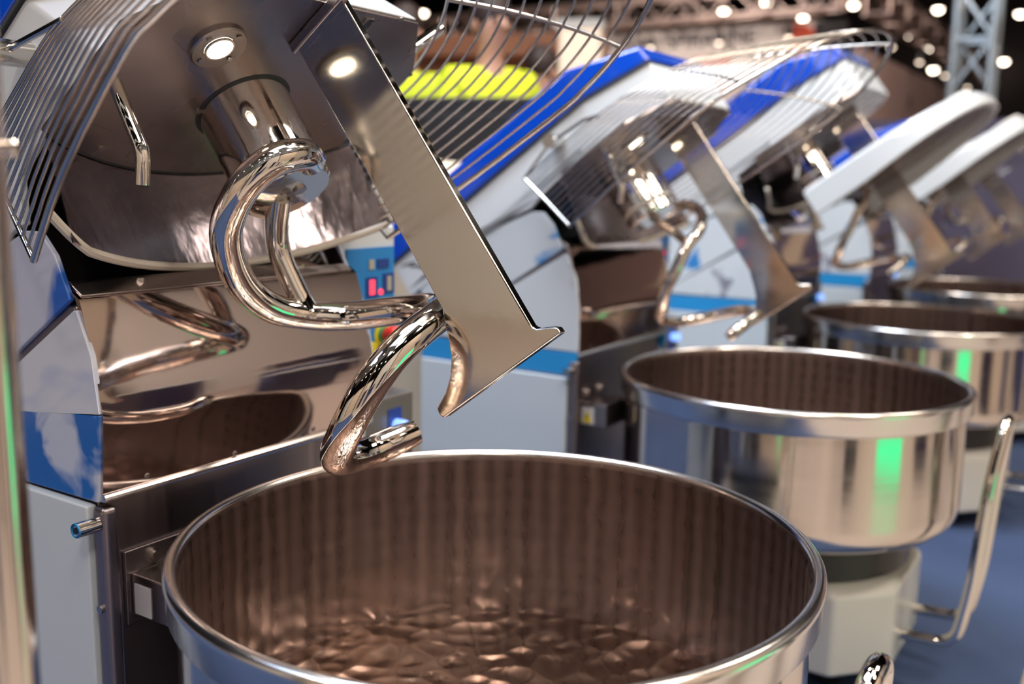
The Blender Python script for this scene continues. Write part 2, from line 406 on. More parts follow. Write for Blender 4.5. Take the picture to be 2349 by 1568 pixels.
def mixer(idx, label, P, near):
    seg = 16 if near else 8
    base = W(-A0, 0, 0, idx)
    R = empty('spiral_mixer', base, -TH, label, 'dough mixer', 'spiral mixers in the row')
    pl, wl, top, fr = P['plate'], P['wl'], P['top'], P['front']
    HB = .262
    # ------------- column
    body = [(-.90, -RIM), (-.452, -RIM), (-.452, .03), (-.445, .14), (-.458, .22), (-.480, .276), (-.57, .290), (-.90, .222)]
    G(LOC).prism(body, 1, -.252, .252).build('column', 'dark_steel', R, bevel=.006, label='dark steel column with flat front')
    # open throat between column top and raised head, its dark void filled with black
    thr = [(-.492, .284), (-.575, .296), (-.66, .44), (-.70, .43), (-.62, .25), (-.50, .27)]
    G(LOC).prism(thr, 1, -.246, .246).build('throat_filler', 'void', R, bevel=.004, label='black filler standing for the dark gap under the raised head')
    # bright front cover
    prof = [(-.478, .292), (-.464, .284), (-.452, .25), (-.444, .215), (-.434, .175), (-.427, .140), (-.4295, .105), (-.4325, .07), (-.4355, .034)]
    rows = [[(a, b, c) for b in [-.256 + .512 * k / 12 for k in range(13)]] for a, c in prof]
    fc = G(LOC).sheet(rows, lambda p: (-.008, 0, 0)).build('front_cover', 'belly', R, angle=28, label='mirror bright bulging front cover')
    G(LOC).tube([(-.4345, -.257, .030), (-.4345, .257, .030)], .0055, 10).build('lower_trim', 'rim', R, label='bright folded lip along the foot of the cover')
    G(LOC).prism([(-.478, .276), (-.466, .288), (-.496, .305), (-.503, .294)], 1, -.25, .25).build('ledge', 'plate', R, bevel=.002)
    for k, b in enumerate((-.19, -.04, .12, .21)):
        G(LOC).lathe([(.0045, -.4385), (.0045, -.4345), (.002, -.4335)], (b, .044 - .004 * (k % 2)), 10, ax=0).build('screw', 'screw', R)
    for b in (-.15, 0, .15):
        G(LOC).lathe([(.005, .290), (.005, .3025)], (-.484, b), 10).build('screw', 'screw', R)
    G(LOC).prism([(-.474, .286), (-.500, .322), (-.545, .352), (-.62, .352), (-.62, .28), (-.50, .276)], 1, .13, .250).build('rear_cheek', 'belly', R, bevel=.004)
    # side panels
    line1 = lambda a: .371 + (a + .563) * .417
    line2 = lambda a: .276 + (a + .475) * .63
    lowz = P['side_low']
    for sgn in (-1, 1):
        b0, b1 = sgn * .252, sgn * .260
        z3 = P['z3']; al = -.735 if z3 > .06 else -.86
        up = [(-.90, max(line2(-.90) + .006, z3 + .005)), (al, max(line2(al) + .008, z3 + .005)), (-.478, line2(-.478) + .008), (-.505, .337), (-.535, .366), (-.566, line1(-.566) - .004), (-.90, line1(-.90) - .004)]
        G(LOC).prism(up, 1, b0, b1).build('upper_side_panel', P['print'], R, bevel=.002)
        zf = .140 if z3 > .06 else z3 + .008
        lo = [(al, z3 + .009), (-.430, zf + .002), (-.430, .142), (-.440, .215), (-.466, .270), (-.472, line2(-.472) - .008), (al, max(line2(al) - .008, z3 + .012))]
        G(LOC).prism(lo, 1, b0, b1).build('lower_side_panel', P['print2'], R, bevel=.002)
        G(LOC).prism([(-.90, lowz - .004), (-.440, lowz), (-.430, zf), (-.90, z3)], 1, b0, b1).build('printed_strip', P['strip'], R, bevel=.0015)
        G(LOC).box(-.895, -.455, min(b0, b1) - (.008 if sgn < 0 else 0), max(b0, b1) + (.008 if sgn > 0 else 0), -RIM + .05, lowz - .006).build('door_panel', 'panelwhite', R, bevel=.003)
    G(LOC).box(-.455, -.428, -.262, -.238, -RIM + .02, .018).build('corner_strip', 'dark_steel', R, bevel=.008, bseg=3)
    for z in (-.12, -.27, -.42):
        G(LOC).lathe([(.0055, -.2655), (.0055, -.2622)], (-.443, z), 12, ax=1).build('screw', 'screw', R)
    lk = G(LOC).lathe([(.010, -.292), (.010, -.262)], (-.442, -.004), 20, ax=1).build('side_latch', 'chrome', R, label='short chrome latch pin with a blue ring')
    G(LOC).lathe([(.0095, -.2935), (.0095, -.292), (.0075, -.292), (.0075, -.2935)], (-.442, -.004), 20, ax=1, caps=False).build('ring', 'cyanstrip', lk)
    G(LOC).lathe([(.004, -.2942), (.004, -.292)], (-.442, -.004), 6, ax=1).build('socket', 'black', lk)
    # bowl bracket
    br = G(LOC).box(-.452, -.446, -.222, -.06, -.160, -.056).build('bracket', 'dark_steel', R, bevel=.0015, label='bracket holding the bowl arm')
    arm = G(LOC).box(-.446, -.372, -.214, -.10, -.146, -.088).build('arm', 'plate', br, bevel=.003)
    G(LOC).box(-.4455, -.4455 + .004, -.200, -.08, -.090, -.086).build('weld', 'rod', br)
    for b in (-.178, -.11):
        G(LOC).lathe([(.010, -.446), (.010, -.442), (.007, -.442), (.007, -.438)], (b, -.073), 16, ax=0).build('bolt', 'screw', br)
    lab = G(LOC).box(-.438, -.405, -.2155, -.2142, -.142, -.100).build('label', 'label_white', br)
    if P['warn']:
        G(LOC).prism([(-.436, -.137), (-.409, -.137), (-.4225, -.108)], 1, -.2168, -.2155).build('warning_triangle', 'yellow', br, smooth=False)
        G(LOC).prism([(-.4255, -.133), (-.4225, -.124), (-.4190, -.124), (-.4215, -.117), (-.4235, -.117), (-.4262, -.1255), (-.4232, -.1255)], 1, -.2176, -.2168).build('lightning_bolt', 'black', br, smooth=False)
    # far side: switch box and control panel
    sb = G(LOC).box(-.64, -.462, .262, .408, -.20, .054).build('switch_box', 'grey_box', R, bevel=.004, label='grey steel box with a lit blue button')
    G(LOC).box(-.462, -.4605, .335, .372, -.045, .030).build('button_label', 'navy', sb)
    G(LOC).lathe([(.012, -.461), (.012, -.440), (.009, -.437)], (.357, -.002), 20, ax=0).build('blue_button', 'bluebtn', sb)
    G(LOC).lathe([(.011, -.461), (.011, -.444)], (.357, -.075), 20, ax=0).build('white_button', 'plastic_white', sb)
    cp = G(LOC).box(-.60, -.505, .262, .412, .095, .360).build('control_housing', 'white', R, bevel=.012, bseg=3, label='white housing of the control panel')
    G(LOC).box(-.505, -.501, .275, .400, .105, .318).build('control_face', 'lblue', cp, label='light blue keypad face')
    G(LOC).box(-.501, -.499, .330, .344, .280, .297).build('display', 'greyled', cp)
    G(LOC).box(-.501, -.499, .352, .384, .280, .297).build('display', 'navy', cp)
    for (y, z, mm) in ((.338, .248, 'redled'), (.384, .252, 'greyled')):
        G(LOC).box(-.501, -.499, y - .016, y + .014, z - .018, z + .018).build('key', 'navy', cp)
        G(LOC).box(-.499, -.4975, y - .007, y + .005, z - .013, z + .013).build('indicator', mm, cp)
    G(LOC).lathe([(.005, -.500), (.005, -.497)], (.360, .238), 12, ax=0).build('indicator', 'redled', cp)
    for y in (.340, .384):
        G(LOC).box(-.501, -.499, y - .014, y + .014, .200, .222).build('key', 'navy', cp)
    es = G(LOC).lathe([(.022, -.501), (.022, -.499)], (.366, .160), 24, ax=0).build('stop_backing', 'yellow', cp)
    G(LOC).lathe([(.014, -.499), (.014, -.492)], (.366, .160), 24, ax=0).build('stop_collar', 'green', cp)
    G(LOC).lathe([(.012, -.492), (.017, -.480), (.017, -.468), (.012, -.464)], (.366, .160), 24, ax=0).build('stop_button', 'red', cp)
    G(LOC).lathe([(.011, -.501), (.011, -.496)], (.340, .138), 20, ax=0).build('yellow_button', 'yellow', cp)

    # ------------- head (built level, then tipped)
    out = [(-.68, -HB), (fr - .155, -HB), (fr, -.18), (fr, .18), (fr - .155, HB) , (-.68, HB)]
    ring = lambda z, ins=0: [(x + (ins if x < -.5 else -ins), y - (ins if y > 0 else -ins), z) for x, y in out]
    ln = P.get('lean', 0)
    G(TL).loft([ring(pl), [(x - (ln if x > -.5 else 0), y, z) for x, y, z in ring(wl)]]).build('head_shell', 'white', R, bevel=.005, label='white enamelled shell of the raised head')
    for sgn in (-1, 1):
        y0, y1 = sorted((sgn * .250, sgn * HB))
        G(TL).prism([(-.68, pl + .02), (-.68, .672), (-.462, .689), (-.240, .636), (-.205, pl - .012), (-.05, pl + .001), (-.05, pl + .02)], 1, y0, y1).build('side_skirt', 'white', R, bevel=.002)
    # blue cover
    e = .004; h = top - wl
    r0 = [(x - e if x < -.5 else x + e, y + (e if y > 0 else -e), wl + .002) for x, y in out]
    zz = lambda x, y: wl + h * (.80 if x < fr - .05 else .42)
    r1 = [(x, y, zz(x, y)) for x, y in out]
    r2 = [(-.62, -.20, top), (fr - .20, -.20, top), (fr - .06, -.13, wl + h * .72), (fr - .06, .13, wl + h * .72), (fr - .20, .20, top), (-.62, .20, top)]
    G(TL).loft([r0, r1, r2]).build('head_cover', 'blue', R, bevel=.010, bseg=3, label='glossy blue moulded cover on top of the head')
    G(TL).loft([[(x, y + (.0052 if y > 0 else -.0052), wl - .002) for x, y in out], [(x, y + (.0052 if y > 0 else -.0052), wl + .003) for x, y in out]]).build('joint_strip', 'seam', R)
    if P.get('vents'):
        for k in range(3):
            q = -.655 + .020 * k
            G(TL).prism([(q, .735 - .012 * k), (q + .006, .737 - .012 * k), (q + .006 + .045, .722 - .030 * k), (q + .045, .720 - .030 * k)], 1, -.2632, -.2615).build('vent_slot', 'seam', R)
    # underside plate, edge follows the round cover behind
    arc = [(.264 - .469 * cos(t), .469 * sin(t)) for t in [(-.60 + 1.2 * k / 24) for k in range(25)]]
    pout = [(fr - .002, -.180), (fr - .002, .180), (fr - .096, .262)] + [(x, y) for x, y in arc[::-1]] + [(fr - .096, -.262)]
    G(TL).prism(pout, 2, pl - .006, pl + .001).build('underside_plate', 'plate', R, bevel=.0015, label='dull steel plate under the head')
    G(TL).prism([(-.66, -.245), (-.15, -.245), (-.24, 0), (-.15, .245), (-.66, .245)], 2, pl - .003, pl + .01).build('rear_underside', 'void', R)  # black for the dark void under the rear of the head
    # round splash skirt
    NS = 32; tops = []; bots = []
    for k in range(NS + 1):
        t = -.58 + 1.22 * k / NS
        tops.append((.264 - .469 * cos(t), .469 * sin(t), pl - .004)); bots.append((.285 - .510 * cos(t * .985), .510 * sin(t * .985), pl - .152))
    mid = lambda f: [tuple(Vector(a).lerp(Vector(b), f)) for a, b in zip(tops, bots)]
    G(TL).sheet([tops, mid(.33), mid(.66), bots], lambda p: (-.003, 0, 0)).build('splash_skirt', 'skirt', R, label='curved brushed steel skirt under the head')
    t0_, t1_ = -.62, .615
    gpts = []
    for k in range(41):
        t = t0_ + (t1_ - t0_) * k / 40
        gpts.append((.285 - .513 * cos(t), .513 * sin(t), pl - .154 + (.035 * max(0, (-.50 - t) / .12) ** 1.2 if t < -.5 else 0)))
    G(TL).tube(gpts, .0062, 8).build('skirt_seal', 'gasket', R, label='pale rubber seal along the skirt')
    G(TL).tube([(x + .0015, y, pl - .0065) for x, y, z in tops], .0012, 6).build('skirt_joint', 'seam', R)
    for (x, y) in ((fr + .008 - .01, .137), (fr - .058, .217), (-.059, -.067), (-.15, -.17)):
        G(TL).lathe([(.005, pl - .0075), (.005, pl - .006)], (x, y), 12).build('screw', 'screw', R)
    # service slot by the blade
    G(TL).box(fr - .05, fr - .012, .074, .092, pl - .008, pl - .006).build('slot_cover', 'chrome', R)
    # lamp
    hx = P.get('hx', 0)
    lx, ly = .068 + hx, -.119
    lm = G(TL).lathe([(.020, pl - .010), (.036, pl - .012), (.038, pl - .010), (.038, pl - .006)], (lx, ly), 40, caps=False).build('work_lamp', 'ringsteel', R, label='round steel lamp ring, lamp lit')
    G(TL).lathe([(.0, pl - .0105), (.0175, pl - .0105), (.019, pl - .008), (.020, pl - .006)], (lx, ly), 32, caps=False).build('lens', 'lens', lm)
    G(TL).lathe([(.0175, pl - .0104), (.0175, pl - .0128), (.0198, pl - .0128), (.0198, pl - .0104)], (lx, ly), 32, caps=False).build('lens_ring', 'chrome', lm)
    for k in range(4):
        an = .5 + k * pi / 2
        G(TL).lathe([(.0035, pl - .0135), (.0035, pl - .0118)], (lx + .029 * cos(an), ly + .029 * sin(an)), 10).build('screw', 'screw', lm)
    # spindle
    ax_ = -.042 + hx
    G(TL).lathe([(.071, pl - .0065), (.071, pl - .0058)], (ax_, 0), 48).build('spindle_gap', 'seam', R)
    sp = G(TL).lathe([(.066, pl - .004), (.066, pl - .118), (.063, pl - .121)], (ax_, 0), 64).build('spindle', 'chrome', R, label='mirror polished spindle housing')
    G(TL).lathe([(.066, pl - .121), (.066, pl - .127)], (ax_ + .004, 0), 48).build('spindle_seal', 'plastic_white', sp, label='white plastic seal ring')
    G(TL).lathe([(.060, pl - .127), (.064, pl - .130), (.064, pl - .150), (.060, pl - .155), (.0, pl - .155)], (ax_, 0), 56, caps=False).build('hub', 'chrome', sp)
    G(TL).lathe([(.010, pl - .158), (.010, pl - .155)], (ax_ + .012, .01), 6).build('hub_screw', 'screw', sp)
    # spiral hook
    dz = pl - .70
    H = [(.066, -6, .556), (.090, -24, .551), (.105, -40, .548), (.112, -54, .545), (.113, -78, .533), (.114, -108, .508), (.113, -138, .466), (.112, -168, .432), (.112, -198, .408),
         (.112, -228, .382), (.112, -260, .354), (.112, -290, .325), (.111, -318, .300), (.111, -346, .281), (.110, -374, .265), (.110, -400, .247), (.110, -424, .224), (.108, -450, .200), (.104, -485, .186), (.106, -520, .186), (.110, -556, .187), (.112, -592, .184)]
    ph = P.get('phase', 0); H = P.get('H', H)
    hz = P.get('hz', 0)
    hp = [(ax_ + r * cos(radians(f + ph)), r * sin(radians(f + ph)), c + dz + hz * min(1, (.56 - c) / .05)) for r, f, c in H]
    hs = spline(hp, 6 if near else 4)
    n_ = len(hs); tr = P.get('tr', 1)
    hk = G(TL).tube(hs, .0215 * tr, 28 if near else 14, r_fn=lambda t: 1.0 if t < .975 else max(.72, 1 - (t - .975) * 9)).build('spiral_hook', 'chrome', R, angle=60, label='mirror polished spiral dough hook')
    ST = P.get('strut')
    if ST: G(TL).tube(spline([(ax_ + x, y, z) for x, y, z in ST], 5), .011, 14).build('hook_strut', 'chrome', hk, angle=60)
    else: G(TL).tube(spline([(ax_ - .020, 0, pl - .150), (ax_ - .050, .004, pl - .172), (ax_ - .076, .012, pl - .200), (ax_ - .090, .022, .46 + dz), (ax_ - .098, .030, .43 + dz), (ax_ - .104, .034, .410 + dz)], 6), .0165, 20,
               r_fn=lambda t: 1.0 + .25 * max(0, (t - .8) / .2)).build('hook_strut', 'chrome', hk, angle=60)
    # breaker blade
    bz = P['blade_low']; q = bz - .165
    bl = [(.093, pl - .006), (.192, pl - .006), (.199, .190 + q), (.2035, .184 + q), (.222, .176 + q), (.2285, .171 + q), (.2290, .163 + q)]
    bl += [(.018, .160 + q), (.0135, .166 + q), (.0155, .176 + q)]
    bl += [(.040, .186 + q), (.058, .199 + q), (.072, .216 + q), (.082, .236 + q), (.0885, .255 + q), (.097, .275 + q), (.098, .32 + q)]
    bx, bw_ = P.get('bx', 0), P.get('bw', 1)
    bl = [(.145 + (x - .145) * bw_ + bx, z) for x, z in bl]
    G(TL).prism(bl, 1, -.007, .007).build('breaker_blade', P['blade'], R, bevel=.0022, bseg=2, label='flat steel breaker blade with flared foot', angle=25)
    G(TL).box(.088 + bx, .197 + bx, -.016, -.002, pl - .022, pl - .006).build('blade_mount', 'plate', R, bevel=.003)
    # water spout
    G(TL).tube(rounded([(-.020, -.218, pl), (-.030, -.218, pl - .102), (-.056, -.218, pl - .130)], .012, 4), .0092, 18).build('water_spout', 'chrome', R, label='bent chrome water spout')
    G(TL).tube([(-.0559, -.218, pl - .1299), (-.0568, -.218, pl - .1309)], .0075, 16).build('spout_mouth', 'void', R)
    # guard pins
    G(TL).tube([(.095, .258, pl + .022), (.115, .335, pl + .057), (.1155, .337, pl + .058)], .0095, 18).build('guard_stop', 'chrome', R)

    # ------------- bowl guard
    if P['guard'] == 'wire':
        gd = empty('guard', (0, 0, 0)); gd.parent = R
        NB = 13
        gt = P['gtop']
        def path(t, n=26):
            L_ = lambda a, b: a * (1 - t) + b * t
            cx, cy, rx, ry, c, bk, xe = L_(.22, 0), L_(-.03, 0), L_(.36, .312), L_(.387, .310), .520 + (gt - .520) * t ** .92, L_(.312, .300), L_(-.135, -.195)
            pts = [(xe, cy - bk, c)]
            for k in range(n + 1):
                an = radians(-90 + 180 * k / n); pts.append((cx + rx * cos(an), cy + ry * sin(an), c))
            pts.append((xe, cy + bk, c))
            bu = .010 * (1 - t)
            mid_ = lambda p_, q_, s_: ((p_[0] + q_[0]) / 2, (p_[1] + q_[1]) / 2 + s_ * bu, c)
            return [pts[0], mid_(pts[0], pts[1], -1)] + pts[1:-1] + [mid_(pts[-2], pts[-1], 1), pts[-1]]
        for k in range(NB):
            t = k / (NB - 1); pp = spline(path(t), 3)
            if k == 0:
                G(TL).tube(pp, .0043, seg).build('guard_rim', 'rod', gd, angle=60, label='thick bottom rail of the wire guard')
            else:
                G(TL).tube(pp, .0026 if k == NB - 1 else .0021, max(6, seg - 6)).build('guard_bar', 'rod', gd, angle=60)
        def across(i0, i1):
            pts = []
            for k in range(NB):
                p_ = path(k / (NB - 1)); f_ = i0 + (i1 - i0) * k / (NB - 1); q0 = int(f_); q1 = min(q0 + 1, len(p_) - 1)
                pts.append(Vector(p_[q0]).lerp(Vector(p_[q1]), f_ - q0))
            return pts
        for i0, i1 in ((5.3, 7.9), (12.5, 13.2), (17.5, 16.8), (24.7, 22.1)):
            G(TL).tube(across(i0, i1), .0032, seg).build('guard_brace', 'rod', gd, angle=60)
        for i in (0, 30):
            ac = across(i, i); G(TL).tube(rounded([ac[0], ac[6], ac[-1]], .01), .0034, seg).build('guard_end', 'rod', gd, angle=60)
        for sgn in (-1, 1):
            y = sgn * .262
            bo = G(TL).lathe([(.016, y), (.016, y + sgn * .052)], (P['boss'][0], P['boss'][1]), 20, ax=1).build('guard_pivot', 'rod', gd)
            G(TL).tube([(P['boss'][0], y + sgn * .034, P['boss'][1]), (.01, sgn * .308, gt + .012), (.045, sgn * .307, gt - .002)], .0042, 10).build('pivot_rod', 'rod', bo)
            G(TL).tube([(P['boss'][0], y + sgn * .038, P['boss'][1]), (-.195, sgn * .300, gt)], .0034, 10).build('pivot_rod', 'rod', bo)
    else:
        gd = empty('guard', (0, 0, 0)); gd.parent = R
        Z0, Z1 = .440, .505
        def plan(ins, n=28):
            cx, rx, ry, e_ = .16, .395 - ins, .385 - ins, .78
            arc_ = [radians(-90 + 180 * k / n) for k in range(n + 1)]
            return [(-.02, -ry)] + [(cx + rx * abs(cos(a)) ** e_, ry * (1 if sin(a) > 0 else -1) * abs(sin(a)) ** e_) for a in arc_] + [(-.02, ry)]
        o_ = plan(0); i_ = plan(.022)
        up_ = lambda x: .034 * min(1, max(0, (x - .12) / .42))
        lip = [(x, y, Z0 + up_(x)) for x, y in o_] + [(x, y, Z0 + up_(x)) for x, y in i_[::-1]]
        G(TL).loft([lip, [(x, y, Z1 + .02 * (1 - (x > .3))) for x, y, z in lip]]).build('lid_wall', 'white', gd, bevel=.004, label='white plastic wall of the solid lid')
        G(TL).loft([[(x, y, Z1) for x, y in o_], [(x * .96, y * .94, Z1 + .03) for x, y in o_]]).build('lid_top', 'white', gd, bevel=.006, label='white plastic top of the solid lid')
        G(TL).prism([(x, y) for x, y in i_], 2, Z1 - .006, Z1 - .001).build('lid_lining', 'plate', gd)
        # raised filling hatch at the front
        hx = .44
        G(TL).lathe([(.075, Z1 + .02), (.072, Z1 + .055), (.066, Z1 + .060)], (hx, 0), 32).build('filling_hatch', 'plastic_white', gd, label='rounded filling hatch at the tip of the lid')
    return R

H2 = [(.066, 110, .522), (.09, 85, .514), (.104, 55, .50), (.108, 20, .45), (.108, -20, .402), (.108, -48, .38), (.107, -76, .342), (.107, -100, .318), (.107, -125, .292), (.107, -160, .272),
      (.107, -205, .252), (.107, -242, .232), (.107, -285, .203), (.106, -310, .18), (.105, -350, .165), (.104, -400, .15), (.103, -425, .143)]
H2 = [(r, f, c + .045) for r, f, c in H2]
S2 = [(0, 0, .505), (.02, -.012, .47), (.05, -.045, .425), (.072, -.078, .385)]
COMMON = dict(plate=.70, wl=.84, top=.95, front=.165, side_low=.024, z3=.094, print='print', print2='print2', strip='bluestrip', gtop=.722, warn=False, guard='wire', blade='blade', blade_low=.165, boss=(-.088, .717))
mixer(0, 'nearest spiral mixer, head raised, its lit lamp and wire guard filling the upper left', dict(COMMON, boss=(-.085, .782), front=.174, lean=.07), True)
mixer(1, 'second spiral mixer from the front with blue topped white head and wire guard', dict(COMMON, plate=.655, wl=.755, top=.865, z3=.030, side_low=-.018, print='printb', print2='print2b', strip='cyanstrip', warn=True, vents=True, gtop=.690, blade_low=.147, H=H2, strut=S2, tr=.66, hx=-.052, bx=-.058, bw=.80), False)
mixer(2, 'third spiral mixer in the row, blue topped head with solid white lid', dict(COMMON, plate=.74, wl=.85, top=.98, front=.28, side_low=-.018, z3=.030, print='printb', print2='print2b', strip='cyanstrip', warn=True, guard='lid', blade_low=.11, H=H2, tr=.66, hz=-.05), False)
mixer(3, 'fourth spiral mixer in the row, white lid seen right behind the third', dict(COMMON, plate=.70, wl=.75, top=.84, side_low=-.018, z3=.030, print='printb', print2='print2b', strip='cyanstrip', warn=True, guard='lid', blade_low=.13, H=H2, tr=.66), False)
mixer(4, 'farthest spiral mixer at the right edge, small grey wire guard', dict(COMMON, plate=.70, wl=.755, top=.84, side_low=-.018, z3=.030, print='printb', print2='print2b', strip='cyanstrip', warn=True, blade_low=.13, gtop=.70), False)

# ================================================================= BOWLS ON TROLLEYS
def bowl(idx, label, near):
    R = empty('mixing_bowl', W(0, 0, 0, idx), -TH, label, 'mixing bowl', 'steel bowls in the row')
    n = 128 if near else 72
    Z = lambda prof: [(r, c + RIM) for r, c in prof]
    G().lathe(Z([(.3875, -.050), (.3860, -.052), (.3860, -.255), (.3835, -.275), (.375, -.293), (.360, -.306), (.340, -.312), (.262, -.314)]), n=n, caps=False).build('outer_wall', 'bowl_out', R, angle=50, label='polished outside of the bowl')
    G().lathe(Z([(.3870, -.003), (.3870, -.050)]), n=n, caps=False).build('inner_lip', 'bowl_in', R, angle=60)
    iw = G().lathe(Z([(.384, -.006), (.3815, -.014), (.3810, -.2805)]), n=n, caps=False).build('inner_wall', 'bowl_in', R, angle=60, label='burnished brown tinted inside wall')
    G().lathe(Z([(.3808, -.2803), (.32, -.2800), (.15, -.277), (.0, -.275)]), n=n, caps=False).build('bowl_floor', 'bowl_floor', R, angle=60, label='dimpled shiny bowl bottom')
    # rim: round bead and a flat band under it
    prof = [(.3835, -.010)] + [(.3915 + .0085 * cos(t), -.0085 + .0085 * sin(t)) for t in [pi - pi * k / 8 for k in range(9)]] + [(.3998, -.012), (.3975, -.017), (.3970, -.046), (.3945, -.050), (.3865, -.0515)]
    G().lathe(Z(prof), n=n, caps=False).build('rim', 'rim', R, angle=60, label='bright rolled rim band')
    G().lathe(Z([(.20, -.314), (.300, -.314), (.304, -.318), (.304, -.330), (.292, -.334), (.292, -.394), (.20, -.394)]), n=64).build('turntable', 'black', R, label='black ring under the bowl')
    # white trolley under the bowl
    c8 = .10
    poly = [(-.33, -.25), (.20, -.25), (.30, -.14), (.30, .14), (.20, .25), (-.33, .25)]
    def ins(p, d): return [(x - d if x > 0 else x + d, y - d if y > 0 else y + d) for x, y in p]
    G().loft([[(x, y, RIM - .60) for x, y in poly], [(x, y, RIM - .418) for x, y in poly], [(x, y, RIM - .394) for x, y in ins(poly, .022)]]).build('trolley_body', 'base_white', R, bevel=.010, bseg=3, label='white painted trolley under the bowl')
    for (x, y) in ((.18, -.16), (.18, .16), (-.25, -.16), (-.25, .16)):
        wh = G().lathe([(.030, y - .016), (.032, y - .012), (.032, y + .012), (.030, y + .016)], (x, .036), 20, ax=1).build('wheel', 'rubber', R)
        G().box(x - .012, x + .012, y - .022, y + .022, .040, .072).build('caster_fork', 'screw', wh)
    # push handle: two uprights joined over the top, feet bent in under the trolley
    y0 = .055
    pts = [(.27, -y0, RIM - .535), (.415, -y0, RIM - .53), (.437, -y0, RIM - .40), (.452, -y0, RIM - .17), (.466, -y0 * .4, RIM - .042), (.466, y0 * .4, RIM - .042), (.452, y0, RIM - .17), (.437, y0, RIM - .40), (.415, y0, RIM - .53), (.27, y0, RIM - .535)]
    pts = [(x, y * 1.45, z) for x, y, z in pts]
    G().tube(rounded(pts, .045, 7), .0125, 20 if near else 14).build('push_handle', 'chrome', R, angle=60, label='bent chrome tube handle')
    return R
bowl(0, 'large steel bowl nearest the camera, its dimpled bottom visible', True)
bowl(1, 'second steel bowl from the front, with chrome push handle at its right', True)
bowl(2, 'third steel bowl, partly cut by the right edge of the photo', False)
bowl(3, 'fourth steel bowl, thin sliver of rim behind the third bowl', False)

# ================================================================= pole at the left edge
po = empty('steel_post', (-.381, .70, 0), 0, 'blurred steel post at the extreme left edge', 'post')
G().lathe([(.0, 0), (.035, 0), (.035, .008), (.021, .012), (.021, 1.30), (.019, 1.305), (0, 1.305)], n=40, caps=False).build('pole', 'bowl_out', po)
G(lambda v: v).lathe([(.006, -.004), (.006, .030), (.0045, .032)], (0, 1.118), 14, ax=0).build('side_bolt', 'chrome', po)

# ================================================================= background booth
red_m = plain('red_print', (.75, .05, .03), .5); orange_m = plain('orange_red_logo', (.62, .07, .02), .5); ink = plain('dark_grey_lettering', (.06, .055, .07), .6)
wallw = plain('white_banner_fabric', (.74, .66, .62), .7, noise=.03, nscale=1)
pinkw = plain('pinkish_banner_fabric', (.50, .36, .33), .7, noise=.04, nscale=1)
CX, CY = 3.55, 11.0
corner = Vector((CX, CY, 0))
dl = -AF; dr = AR
def BW(v):  # booth frame: x along the front wall from the corner (to the left), y into the booth, z up
    p = corner + dl * v[0] + dr * v[1]; return (p.x, p.y, v[2])
bo = empty('display_booth', corner, 0, 'white exhibition booth wall with grey lettering and red logo, behind the mixers', 'booth')
def BL(v): p = Vector(BW(v)) - corner; return tuple(p)
G(BL).box(0.30, 9.0, 0, .08, 0, 2.88).build('front_banner', wallw, bo, smooth=False)
G(BL).box(0.0, .35, -.01, .10, 0, 2.85).build('corner_pillar', 'void', bo, smooth=False)
G(BL).box(-.08, 0, .3, 8.0, 0, 2.60).build('side_banner', pinkw, bo, smooth=False)
G(BL).box(-.10, -.02, 5.6, 6.6, 0, 2.45).build('lit_panel', plain('warm_lit_panel', (.9, .6, .42), .6, emit=(1, .62, .42), es=.5), bo, smooth=False)
rotf = (pi / 2, 0, atan2(-dl.y, -dl.x))
t_ = text('INTEGRAL  SPIRALINE', 'lettering', .245, ink, bo, BL((2.19, -.012, 2.73)), rotf)
G(BL).box(1.29, 1.72, -.02, 0, 2.42, 2.53).build('red_strip', red_m, bo, smooth=False)
lg = [(.52 + .17 * cos(t) * (1.1 if sin(t) > 0 else .55), 2.70 + .14 * sin(t) * (1 if sin(t) > 0 else 1.7)) for t in [2 * pi * k / 16 for k in range(16)]]
G(BL).prism(lg, 1, -.03, -.002).build('logo', orange_m, bo)
text('A', 'lettering', .30, ink, bo, BL((-.095, 3.0, 2.2)), (pi / 2, 0, atan2(dr.y, dr.x)))
text('LINE', 'lettering', .22, ink, bo, BL((-.095, 3.2, 1.85)), (pi / 2, 0, atan2(dr.y, dr.x)))
G(BL).box(-.10, -.082, 1.6, 2.6, 1.45, 1.62).build('red_strip', red_m, bo, smooth=False)

# aluminium truss helper
truss_m = steel('aluminium_truss_tube', (.50, .58, .64), .38)
truss_w = steel('warm_lit_truss_tube', (.58, .46, .42), .42)  # warm light put into the tube colour of the booth trusses
def truss(name, p0, p1, w_, mat, label, cat='truss', nb=None, r=.025, group=None):
    p0 = Vector(p0); p1 = Vector(p1); d = p1 - p0; Ln = d.length; d.normalize()
    up = Vector((0, 0, 1)) if abs(d.z) < .9 else Vector((AF.x, AF.y, 0)); s_ = d.cross(up).normalized(); u_ = s_.cross(d)
    R = empty(name, p0, 0, label, cat, group)
    cs = [s_ * (w_ / 2 * i) + u_ * (w_ / 2 * j) for i, j in ((-1, -1), (1, -1), (1, 1), (-1, 1))]
    for c in cs:
        G().tube([c, c + d * Ln], r, 10).build('chord', mat, R)
    nb = nb or max(3, int(Ln / (w_ * 1.1)))
    for f in range(4):
        g_ = G(); a, b = cs[f], cs[(f + 1) % 4]
        for k in range(nb):
            t0, t1 = Ln * k / nb, Ln * (k + 1) / nb
            if k % 2: a2, b2 = b, a
            else: a2, b2 = a, b
            g_.tube([a2 + d * t0, b2 + d * t1], r * .5, 6)
            if k % 3 == 0: g_.tube([a + d * t0, b + d * t0], r * .6, 6)
        g_.build('lattice', mat, R)
    return R
truss('lighting_truss', BW((0, -.25, 3.06)), BW((9.5, -.25, 3.06)), .26, truss_w, 'horizontal truss along the top of the white booth front')
